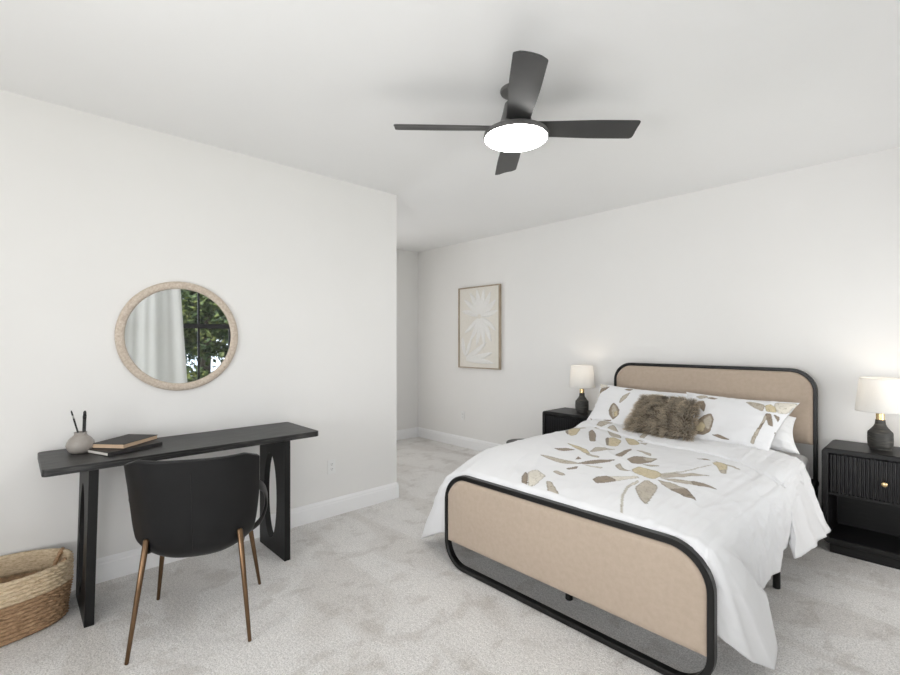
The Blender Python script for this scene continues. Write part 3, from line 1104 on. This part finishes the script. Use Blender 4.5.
# ------------------------------------------------------------------ table lamps
M_lampbase = textured('dark_carved_lamp_base', [(.35, (.018, .018, .017)), (.55, (.045, .043, .038)), (.75, (.12, .11, .09))], 16, (1, 1, 6), rough=.55, bump_s=.3, bump_d=.001)
M_bulb = mat('lit_bulb', (1, .9, .75), .4, emit=((1.0, .80, .58), 3.0))
def table_lamp(x, y, z, label):
    t = thing('table_lamp', label, 'lamp', (x, y, z), 0, 'bedside lamps')
    obj('base', lathe(bmesh.new(), [(.002, 0), (.054, 0), (.055, .004), (.055, .012), (.060, .015), (.064, .022), (.0655, .06), (.0645, .108), (.062, .116), (.0585, .119),
                                    (.047, .134), (.034, .152), (.0275, .168), (.026, .188), (.026, .194), (.002, .195)], 44), M_lampbase, t, smooth='auto')
    nk = obj('neck', lathe(bmesh.new(), [(.020, .194), (.0225, .196), (.0225, .236), (.012, .240), (.010, .30), (.002, .302)], 28), M_gold, t, smooth='auto')
    nk['label'] = 'brass neck'
    obj('lamp_shade', lathe(bmesh.new(), [(.129, .250), (.128, .258), (.107, .464), (.106, .472)], 64, cap=False), M_shade, t, solid=(.0025, -1))
    bm = bmesh.new()
    for k in range(3):
        a = k * 2 * PI / 3
        tube(bm, [(.008 * math.cos(a), .008 * math.sin(a), .296), (.1245 * math.cos(a), .1245 * math.sin(a), .290)], .0018, 8)
    obj('shade_spider', bm, M_gold, t)
    obj('bulb', lathe(bmesh.new(), [(.011, .30), (.014, .315), (.026, .345), (.029, .365), (.024, .385), (.010, .396), (.001, .398)], 24), M_bulb, t)
    l = light('lamp_glow', 'POINT', (x, y, z + .44), (0, 0, 0), .6, (1.0, .86, .70), shadow_soft_size=.03)
    l.parent = t
    l.location = (0, 0, .41)
table_lamp(3.112, 1.655, .7005, 'lit bedside lamp with white drum shade on the near right nightstand')
table_lamp(.895, 1.65, .7005, 'lit bedside lamp with white drum shade on the far left nightstand')

# ------------------------------------------------------------------ console desk
desk = thing('desk', 'long black wooden console desk with oval cut-outs in its slab legs', 'desk', (.27, -1.73, 0))
def slab(bm, pts, z0, z1, bev=.004):
    """plan outline extruded"""
    lo = [bm.verts.new((x, y, z0)) for x, y in pts]
    hi = [bm.verts.new((x, y, z1)) for x, y in pts]
    n = len(pts)
    bm.faces.new(lo)
    bm.faces.new(hi)
    for i in range(n):
        bm.faces.new((lo[i], lo[(i + 1) % n], hi[(i + 1) % n], hi[i]))
    bmesh.ops.bevel(bm, geom=[e for e in bm.edges], offset=bev, segments=2, affect='EDGES', profile=.5)
    return bm
def rounded_plan(x0, x1, y0, y1, r, n=6):
    return [(a, b) for a, b in round_rect(x0, x1, y0, y1, r, r, n)]
obj('desktop', slab(bmesh.new(), rounded_plan(.025, .520, -2.440, -1.030, .022, 4), .776, .812), M_desk, desk, smooth='auto', world_space=True)

def slab_leg(y0, y1, lean):
    bm = bmesh.new()
    x0, x1, z1 = .088, .500, .776
    n = 64
    cx, cz, rx, rz = .268, .372, .105, .290
    outer, inner = [], []
    for k in range(n):
        a = 2 * PI * k / n
        ca, sa = math.cos(a), math.sin(a)
        inner.append((cx + rx * ca, cz + rz * math.copysign(abs(sa) ** 1.0, sa)))
        # matching point on the rectangle border
        hx = (x1 - cx) if ca > 0 else (cx - x0)
        hz = (z1 - cz) if sa > 0 else cz
        s = min(hx / max(abs(ca), 1e-6), hz / max(abs(sa), 1e-6))
        outer.append((cx + s * ca, cz + s * sa))
    # put exact corners in
    for cxn, czn in ((x0, 0), (x1, 0), (x1, z1), (x0, z1)):
        i = min(range(n), key=lambda q: (outer[q][0] - cxn) ** 2 + (outer[q][1] - czn) ** 2)
        outer[i] = (cxn, czn)
    rows = []
    for pl, y in ((outer, y0), (inner, y0), (inner, y1), (outer, y1)):
        rows.append([bm.verts.new((x, y + lean * (z1 - z) / z1, z)) for x, z in pl])
    grid_faces(bm, rows, close_u=True, close_v=True)
    return obj('leg', bm, M_blackv, desk, smooth='auto', world_space=True)
slab_leg(-1.264, -1.226, 0)
slab_leg(-2.262, -2.222, -.020)

# ------------------------------------------------------------------ vase with brushes, books
M_stone = textured('taupe_stoneware', [(.3, (.30, .27, .245)), (.6, (.36, .33, .30)), (.8, (.42, .39, .36))], 14, rough=.38, bump_s=.1, bump_d=.001)
VX, VY, DZ = .197, -2.270, .812
vase = thing('bud_vase', 'squat taupe ceramic vase holding two pens on the desk', 'vase', (VX, VY, DZ))
obj('body', lathe(bmesh.new(), [(.004, 0), (.036, 0), (.046, .006), (.058, .022), (.0635, .042), (.060, .060), (.048, .078), (.035, .090), (.029, .097), (.027, .104), (.0285, .112),
                                (.0255, .112), (.023, .104), (.025, .096), (.044, .076), (.054, .058), (.057, .042), (.05, .022), (.004, .010)], 48), M_stone, vase)
M_pen = textured('black_pen_lacquer', [(.3, (.008, .008, .008)), (.7, (.013, .013, .013))], 20, rough=.35)
M_silver = textured('silver_ferrule', [(.3, (.5, .49, .47)), (.7, (.6, .59, .57))], 20, rough=.3, metal=1.0)
def pen(name, label, p0, p1, r, tipcol):
    p0, p1 = Vector(p0), Vector(p1)
    d = (p1 - p0)
    t = thing(name, label, 'pen', p0)
    obj('barrel', tb([(0, 0, 0), d * .80], r, 14), M_pen, t)
    obj('ferrule', tb([d * .80, d * .88], r * 1.06, 14), tipcol, t)
    obj('tip', tb([d * .88, d * .96, d * 1.0], [r, r * .9, r * .5], 14), M_pen, t)
pen('pencil', 'thin black pencil leaning left in the taupe vase', (VX - .006, VY + .012, DZ + .014), (VX + .01, VY - .040, DZ + .232), .0042, M_silver)
pen('marker_pen', 'thick black pen standing upright in the taupe vase', (VX + .006, VY + .012, DZ + .014), (VX + .01, VY + .018, DZ + .226), .0080, M_pen)

def book(name, label, c, rotz, L, W, h, cover, pages, covlab=None, group=None, bindside=-1):
    """L along local y, W along local x; spine on local -x"""
    t = thing(name, label, 'book', c, rotz, group)
    bm = bmesh.new()
    box(bm, (-W / 2, -L / 2, 0), (W / 2, L / 2, .003), .001, 1)
    box(bm, (-W / 2, -L / 2, h - .003), (W / 2, L / 2, h), .001, 1)
    sx = bindside * W / 2
    box(bm, (sx - .0025, -L / 2, .0), (sx + .0025, L / 2, h), .001, 1)
    obj('cover', bm, cover, t, smooth='auto')
    obj('pages', bx((-W / 2 + .0035, -L / 2 + .002, .003), (W / 2 - .0035, L / 2 - .004, h - .003)), pages, t, smooth=False)
    return t
M_cov = textured('charcoal_book_cloth', [(.3, (.045, .042, .040)), (.7, (.060, .056, .053))], 60, rough=.7, bump_s=.2, bump_d=.0005)
M_cov2 = textured('black_book_cover', [(.3, (.012, .011, .011)), (.7, (.018, .016, .016))], 60, rough=.5)
M_page = textured('kraft_page_edges', [(.35, (.56, .40, .27)), (.65, (.66, .49, .34))], 5, (1, 1, 160), rough=.85)
M_page2 = textured('white_page_edges', [(.35, (.66, .63, .58)), (.65, (.74, .71, .66))], 5, (1, 1, 160), rough=.85)
book('book', 'black-covered book with a white end, lowest of the two on the desk', (.270, -2.076, .8125), math.radians(22), .29, .186, .020, M_cov2, M_page2, group='books on the desk', bindside=1)
book('book', 'charcoal book with kraft page edges lying aslant on the black book', (.212, -2.065, .8330), math.radians(42), .262, .186, .026, M_cov, M_page, group='books on the desk')

# ------------------------------------------------------------------ desk chair
ch = thing('desk_chair', 'black leather bucket chair with bronze legs, its back to the room, at the desk', 'chair', (.81, -1.836, 0), math.atan2(.909, .416))
def key(keys, v):
    for (a, x), (b, y) in zip(keys, keys[1:]):
        if v <= b:
            k = (v - a) / (b - a)
            return x + (y - x) * k
    return keys[-1][1]
def shell_pt(u, v):
    def sm(keys):
        # light smoothing of the piecewise profile
        return sum(key(keys, max(0, min(1, v + d))) for d in (-.06, -.03, 0, .03, .06)) / 5
    yc = sm([(0, .12), (.14, .0), (.26, -.125), (.36, -.195), (.46, -.215), (.7, -.232), (1, -.262)])
    zc = sm([(0, .400), (.14, .385), (.26, .383), (.36, .415), (.46, .505), (.7, .668), (1, .886)])
    W = sm([(0, .205), (.26, .232), (.36, .252), (.46, .268), (.7, .283), (1, .290)])
    cu = sm([(0, 0), (.26, .06), (.36, .085), (.46, .105), (.7, .12), (1, .085)])
    up = sm([(0, .085), (.26, .075), (.36, .05), (.46, .03), (.7, 0), (1, .012)])
    a = abs(u)
    y = yc + cu * a ** 2.8
    z = zc + up * a ** 2.6 - .028 * max(0, (v - .8) / .2) * max(0, a - .78) / .22 * 1.0
    return Vector((W * u * (1 - .03 * a ** 6), y, z))
bm = bmesh.new()
rows = []
for j in range(61):
    rows.append([bm.verts.new(shell_pt(i / 30 - 1, j / 60)) for i in range(61)])
grid_faces(bm, rows)
sh = obj('shell', bm, M_leather, ch, solid=(.024, 0))
b = sh.modifiers.new('bev', 'BEVEL')
b.width = .009
b.segments = 3
b.limit_method = 'ANGLE'
b.angle_limit = math.radians(50)
M_seam = textured('dark_stitching', [(.3, (.006, .006, .006)), (.7, (.009, .009, .009))], 60, rough=.7)
pts = []
for k in range(40):
    v = .34 + .56 * k / 39
    p = shell_pt(0, v)
    p2 = shell_pt(0, v + .01)
    t = (p2 - p).normalized()
    nrm = Vector((0, -t.z, t.y))
    pts.append(p + nrm * .0125)
obj('seam', tb(pts, .0018, 8), M_seam, ch)
# seat cushion: rounded slab
bm = bmesh.new()
rows = []
prof = [(.0, .432), (.90, .432), (.97, .440), (1.0, .458), (.985, .476), (.93, .488), (.7, .496), (.35, .499), (0, .500)]
for r, z in prof:
    row = []
    for k in range(56):
        a = 2 * PI * k / 56
        ca, sa = math.cos(a), math.sin(a)
        e = 2 / 3.6
        row.append(bm.verts.new((.225 * r * math.copysign(abs(ca) ** e, ca) * (1 - .04 * sa), .055 + .225 * r * math.copysign(abs(sa) ** e, sa), z)))
    rows.append(row)
grid_faces(bm, rows, close_u=True)
bmesh.ops.remove_doubles(bm, verts=bm.verts[:], dist=.0005)
obj('seat', bm, M_leather, ch)
for s in (-1, 1):
    # wrap-round arm: leaves the back, loops forward and down to the seat edge
    pts = [shell_pt(.97 * s, .74), Vector((.288 * s, -.075, .672)), Vector((.299 * s, -.01, .632)), Vector((.304 * s, .045, .580)), Vector((.302 * s, .065, .525)), Vector((.288 * s, .050, .475)), Vector((.262 * s, .020, .445)), Vector((.225 * s, .0, .428))]
    sp = []
    for i in range(len(pts) - 1):
        p0 = pts[max(i - 1, 0)]; p1 = pts[i]; p2 = pts[i + 1]; p3 = pts[min(i + 2, len(pts) - 1)]
        for k in range(6):
            t = k / 6
            sp.append(.5 * ((2 * p1) + (p2 - p0) * t + (2 * p0 - 5 * p1 + 4 * p2 - p3) * t * t + (3 * p1 - p0 - 3 * p2 + p3) * t ** 3))
    sp.append(pts[-1])
    obj('arm', tb(sp, .024, 14, flat=((1, 0, 0), .38)), M_leather, ch)
def chair_leg(foot, top, name='leg'):
    f, t = Vector(foot), Vector(top)
    obj(name, tb([f, f + (t - f) * .01, f.lerp(t, .5), f.lerp(t, .985), t], [.0075, .0085, .0112, .0138, .009], 18), M_bronze, ch)
for s in (-1, 1):
    chair_leg((.249 * s, -.272, 0), (.196 * s, -.180, .505))
    chair_leg((.258 * s, .272, 0), (.205 * s, .185, .425))
    obj('seat_rail', tb([(.205 * s, -.185, .445), (.200 * s, -.11, .420), (.200 * s, .0, .412), (.205 * s, .190, .420)], .010, 10), M_metal, ch)
obj('seat_rail', tb([(-.20, .12, .415), (.20, .12, .415)], .010, 10), M_metal, ch)

# ------------------------------------------------------------------ basket
def make_rope(name, c0, c1, c2):
    m = mat(name, c0, .8)
    v = coords(m, (1, 1, 3.2))
    f = noise_tex(m, v, 42, 4, .7)
    lk(m, ramp(m, f, [(.28, c0), (.5, c1), (.74, c2)]), bsdf(m).inputs['Base Color'])
    bump(m, noise_tex(m, coords(m, (1, 1, 3)), 260, 2), .5, .002)
    return m
M_rope_dark = make_rope('seagrass_brown', (.15, .085, .042), (.36, .225, .125), (.56, .38, .23))
M_rope_pale = make_rope('cornhusk_cream', (.36, .255, .15), (.62, .49, .33), (.78, .67, .50))
bk = thing('woven_basket', 'large oval woven basket, cream top band over brown, on the carpet left of the desk', 'basket', (.232, -2.765, 0))
BA, BB = .212, .452       # rim half widths in x and y
def basket_ring(t, rr, k, n, tw):
    s = .955 + .045 * smooth01(t * 1.3)
    ph = (k / n) * 2 * PI
    e = 2 / 2.5
    ca, sa = math.cos(ph), math.sin(ph)
    return Vector(((BA * s + rr) * math.copysign(abs(ca) ** e, ca), (BB * s + rr) * math.copysign(abs(sa) ** e, sa), 0))
def basket_wall(z0, z1, nr):
    """coiled rows of plaited rope, outer and inner face"""
    bm = bmesh.new()
    n = 300
    per = 8
    rows = []
    for j in range(nr * per + 1):
        q = j / per
        z = z0 + (z1 - z0) * q / nr
        t = z / .285
        row = []
        for k in range(n):
            coil = .5 - .5 * math.cos(2 * PI * q)
            tw = math.sin(k * 2 * PI / 6.0 + (int(q) % 2) * PI + (q % 1.0) * 2.6)
            rr = .013 * coil ** .6 * (.66 + .34 * tw) + .004 * nz(k * .05, q * .3)
            p = basket_ring(t, rr, k, n, 0)
            p.z = z + .004 * nz(k * .035, 1.5) * t
            row.append(bm.verts.new(p))
        rows.append(row)
    for j in range(nr, -1, -1):
        z = z0 + (z1 - z0) * j / nr
        row = []
        for k in range(n):
            p = basket_ring(z / .285, -.014 + .004 * math.sin(k * 2 * PI / 6.0 + (j % 2) * PI), k, n, 0)
            p.z = z + .004 * nz(k * .035, 1.5) * (z / .285)
            row.append(bm.verts.new(p))
        rows.append(row)
    grid_faces(bm, rows, close_u=True, close_v=True)
    return bm
obj('lower_wall', basket_wall(.004, .182, 9), M_rope_dark, bk)['label'] = 'brown lower weave'
obj('upper_band', basket_wall(.182, .294, 6), M_rope_pale, bk)['label'] = 'cream upper weave'
bm = bmesh.new()
rows = []
for r in (.02, .5, .97):
    row = []
    for k in range(60):
        p = basket_ring(0, -.01, k, 60, 0)
        row.append(bm.verts.new((p.x * r, p.y * r, .012)))
    rows.append(row)
grid_faces(bm, rows, close_u=True)
obj('basket_bottom', bm, M_rope_dark, bk, solid=(.012, -1))
for s in (-1, 1):
    for q, dz in ((-.052, 0), (.052, .0)):
        pass
    pts = []
    for k in range(25):
        a = PI * k / 24
        pts.append((.080 * math.cos(a), s * (BB - .028 - .045 * math.sin(a)), .302 - .085 * math.sin(a)))
    # twist two strands
    bm = bmesh.new()
    for st_ in (0, PI):
        sp = []
        for k, p in enumerate(pts):
            w = k * .9 + st_
            sp.append((p[0] + .004 * math.cos(w), p[1] + .005 * math.sin(w), p[2] + .004 * math.sin(w)))
        tube(bm, sp, .0075, 10)
    obj('handle', bm, M_rope_dark, bk)

# ------------------------------------------------------------------ mirror
MY, MZ, MR = -1.7405, 1.449, .353
mir = thing('wall_mirror', 'round mirror with pale whitewashed rim above the desk', 'mirror', (0, MY, MZ))
def disc_x(prof, seg=96):
    bm = bmesh.new()
    lathe(bm, prof, seg, cap=False)
    bmesh.ops.rotate(bm, verts=bm.verts[:], cent=(0, 0, 0), matrix=Matrix.Rotation(PI / 2, 3, 'Y'))
    return bm
M_rim = mat('whitewashed_rattan', (.6, .5, .4), .7)
v = coords(M_rim)
f = noise_tex(M_rim, v, 75, 4, .7)
lk(M_rim, ramp(M_rim, f, [(.28, (.46, .37, .29)), (.5, (.60, .51, .42)), (.72, (.72, .65, .57))]), bsdf(M_rim).inputs['Base Color'])
bump(M_rim, f, .6, .004)
obj('frame', disc_x([(MR - .046, .002), (MR - .046, .020), (MR - .042, .027), (MR - .030, .032), (MR - .012, .030), (MR - .002, .022), (MR, .012), (MR, .001), (MR - .046, .001)]), M_rim, mir)
bm = bmesh.new()
lathe(bm, [(.001, .0135), (MR - .048, .0135), (MR - .045, .0125)], 96, cap=False)
bmesh.ops.rotate(bm, verts=bm.verts[:], cent=(0, 0, 0), matrix=Matrix.Rotation(PI / 2, 3, 'Y'))
obj('mirror_glass', bm, M_mirror, mir, smooth=False)

# ------------------------------------------------------------------ picture
AX0, AX1, AZ0, AZ1 = -1.078, -.352, 1.066, 2.125
art = thing('framed_art', 'framed cream relief of pale leaf shapes on the back wall', 'picture', ((AX0 + AX1) / 2, 1.87, (AZ0 + AZ1) / 2))
M_oak = textured('pale_oak_frame', [(.3, (.33, .26, .185)), (.7, (.45, .37, .28))], 10, (3, 3, 1), rough=.55)
M_canvas = textured('cream_canvas', [(.3, (.76, .725, .665)), (.7, (.79, .76, .70))], 30, rough=.9, bump_s=.2, bump_d=.001, bump_scale=500)
M_leafw = textured('white_plaster_relief', [(.3, (.80, .79, .765)), (.7, (.83, .82, .80))], 30, rough=.85, bump_s=.2, bump_d=.001, bump_scale=260)
bm = bmesh.new()
fw, y0, y1 = .014, 1.826, 1.868
for lo, hi in (((AX0, y0, AZ0), (AX1, y1, AZ0 + fw)), ((AX0, y0, AZ1 - fw), (AX1, y1, AZ1)), ((AX0, y0, AZ0 + fw), (AX0 + fw, y1, AZ1 - fw)), ((AX1 - fw, y0, AZ0 + fw), (AX1, y1, AZ1 - fw))):
    box(bm, lo, hi, .0015, 1)
obj('picture_frame', bm, M_oak, art, smooth=False, world_space=True)
cv = obj('canvas', bx((AX0 + fw, 1.842, AZ0 + fw), (AX1 - fw, 1.862, AZ1 - fw)), M_canvas, art, smooth=False, world_space=True)
def relief_leaf(bm, x0, z0, x1, z1, w, bend=0.0):
    a, b = Vector((x0, 0, z0)), Vector((x1, 0, z1))
    d = b - a
    L = d.length
    d.normalize()
    s = Vector((d.z, 0, -d.x))
    rows = []
    n = 16
    for i in range(n + 1):
        t = i / n
        c = a.lerp(b, t) + s * bend * math.sin(PI * t)
        ww = w * (math.sin(PI * min(1, t * .93 + .05)) ** .8)
        row = []
        for k in range(9):
            q = k / 8 * 2 - 1
            row.append(bm.verts.new((c.x + s.x * ww * q, 1.8425 - .013 * math.sqrt(max(0, 1 - q * q)) * min(1, ww / .012) + .004 * (1 - abs(q)) ** 4, c.z + s.z * ww * q)))
        rows.append(row)
    grid_faces(bm, rows)
bm = bmesh.new()
mx, mz = AX0 + .38, 1.735
W_, H_ = AX1 - AX0 - .05, AZ1 - AZ0 - .05
# a fan of fronds upward, a fan downward, and a sprig at lower left
for ang, L, w in ((98, .355, .040), (78, .355, .038), (58, .36, .040), (36, .345, .038), (12, .31, .036), (118, .36, .040), (140, .36, .038), (166, .33, .036)):
    a = math.radians(ang)
    relief_leaf(bm, mx + .03 * math.cos(a), mz + .03 * math.sin(a), mx + L * math.cos(a), mz + L * math.sin(a), w, .01)
for ang, L, w in ((-58, .38, .040), (-78, .40, .036), (-98, .38, .036), (-118, .36, .034), (-34, .33, .034), (-142, .34, .034)):
    a = math.radians(ang)
    relief_leaf(bm, mx + .03 * math.cos(a), mz + .03 * math.sin(a), mx + L * math.cos(a), mz + L * math.sin(a), w, -.012)
for q in ((.14, .12, .60, .21, .040, .02), (.14, .10, .62, .075, .036, -.012), (.14, .14, .50, .345, .036, .02), (.12, .16, .07, .40, .034, -.01), (.13, .15, .24, .40, .028, .0)):
    relief_leaf(bm, AX0 + q[0], AZ0 + q[1], AX0 + q[2], AZ0 + q[3], q[4], q[5])
obj('leaf_relief', bm, M_leafw, art, world_space=True, normals=True)

# ------------------------------------------------------------------ outlets
def outlet(name, label, loc, rot):
    t = thing(name, label, 'outlet', loc, rot, None)
    # local: plate in xz, facing -y
    obj('cover_plate', bx((-.035, -.006, -.0575), (.035, 0, .0575), .0025, 2), M_plate, t, smooth='auto')
    for z in (-.020, .020):
        bm = bmesh.new()
        pts = round_rect(-.017, .017, z - .0145, z + .0145, .011, .011, 5)
        a = [bm.verts.new((x, -.0075, q)) for x, q in pts]
        b_ = [bm.verts.new((x, -.0035, q)) for x, q in pts]
        bm.faces.new(a)
        grid_faces(bm, [a, b_], close_u=True)
        so = obj('socket', bm, M_plate, t, smooth=False)
        bm = bmesh.new()
        for x in (-.0065, .0065):
            box(bm, (x - .0012, -.0079, z - .001), (x + .0012, -.0070, z + .008))
        box(bm, (-.002, -.0079, z - .010), (.002, -.0070, z - .006))
        obj('slots', bm, M_slot, so, smooth=False)
outlet('wall_outlet', 'white wall outlet on the wall right of the desk', (0, -.655, .40), PI / 2)
outlet('wall_outlet', 'white wall outlet low on the back wall under the framed art', (-1.03, 1.87, .42), 0)

# ------------------------------------------------------------------ ceiling fan
FC = Vector((1.854, -.600, 2.742))
fan = thing('ceiling_fan', 'charcoal four-blade ceiling fan with a lit round light', 'ceiling fan', FC)
obj('canopy', lathe(bmesh.new(), [(.082, 0), (.083, -.008), (.079, -.016), (.060, -.021), (.016, -.023)], 48), M_fan_body, fan, smooth='auto')
obj('downrod', lathe(bmesh.new(), [(.016, -.020), (.016, -.085)], 24), M_fan_body, fan, smooth='auto')
obj('motor_housing', lathe(bmesh.new(), [(.018, -.062), (.050, -.066), (.060, -.075), (.072, -.130), (.086, -.175), (.104, -.202), (.150, -.220), (.168, -.231), (.171, -.248), (.165, -.255), (.02, -.256)], 64), M_fan_body, fan, smooth='auto')
M_diff = mat('lit_diffuser', (1, 1, 1), .4, emit=((1.0, .985, .96), 34.0))
obj('light_diffuser', lathe(bmesh.new(), [(.163, -.2545), (.163, -.259), (.152, -.266), (.120, -.272), (.06, -.276), (.001, -.277)], 64), M_diff, fan)
def blade(ang):
    bm = bmesh.new()
    n = 26
    r0, r1 = .095, .640
    rowsA = []
    outl = []
    for i in range(n + 1):
        t = i / n
        t = 1 - (1 - t) ** 2.2
        r = r0 + (r1 - r0) * t
        w = .060 + .012 * smooth01(t * 1.5)
        # rounded tip corners
        e = r1 - r
        rc = .018
        if e < rc:
            w = w - rc + math.sqrt(max(0, rc * rc - (rc - e) ** 2))
        outl.append((r, w))
    for i in range(1, 5):
        pass
    pitch = math.radians(-14)
    rows = []
    for r, w in outl:
        top, bot = [], []
        for k in range(9):
            q = k / 8 * 2 - 1
            x = w * q
            tw = pitch
            th = .0045 * math.sqrt(max(.0, 1 - q ** 6))
            cz = .006 * (1 - q * q)
            top.append((r, x * math.cos(tw), x * math.sin(tw) + cz + th))
            bot.append((r, x * math.cos(tw), x * math.sin(tw) + cz - th))
        rows.append([bm.verts.new(p) for p in top + bot[::-1]])
    grid_faces(bm, rows, close_u=True)
    bm.faces.new(rows[0])
    bm.faces.new(rows[-1])
    bmesh.ops.rotate(bm, verts=bm.verts[:], cent=(0, 0, 0), matrix=Matrix.Rotation(ang, 3, 'Z'))
    bmesh.ops.translate(bm, verts=bm.verts[:], vec=(0, 0, -.205))
    return obj('blade', bm, M_fan, fan, smooth='auto')
for d in (47.5, 135, 228.5, 314):
    blade(math.radians(d))
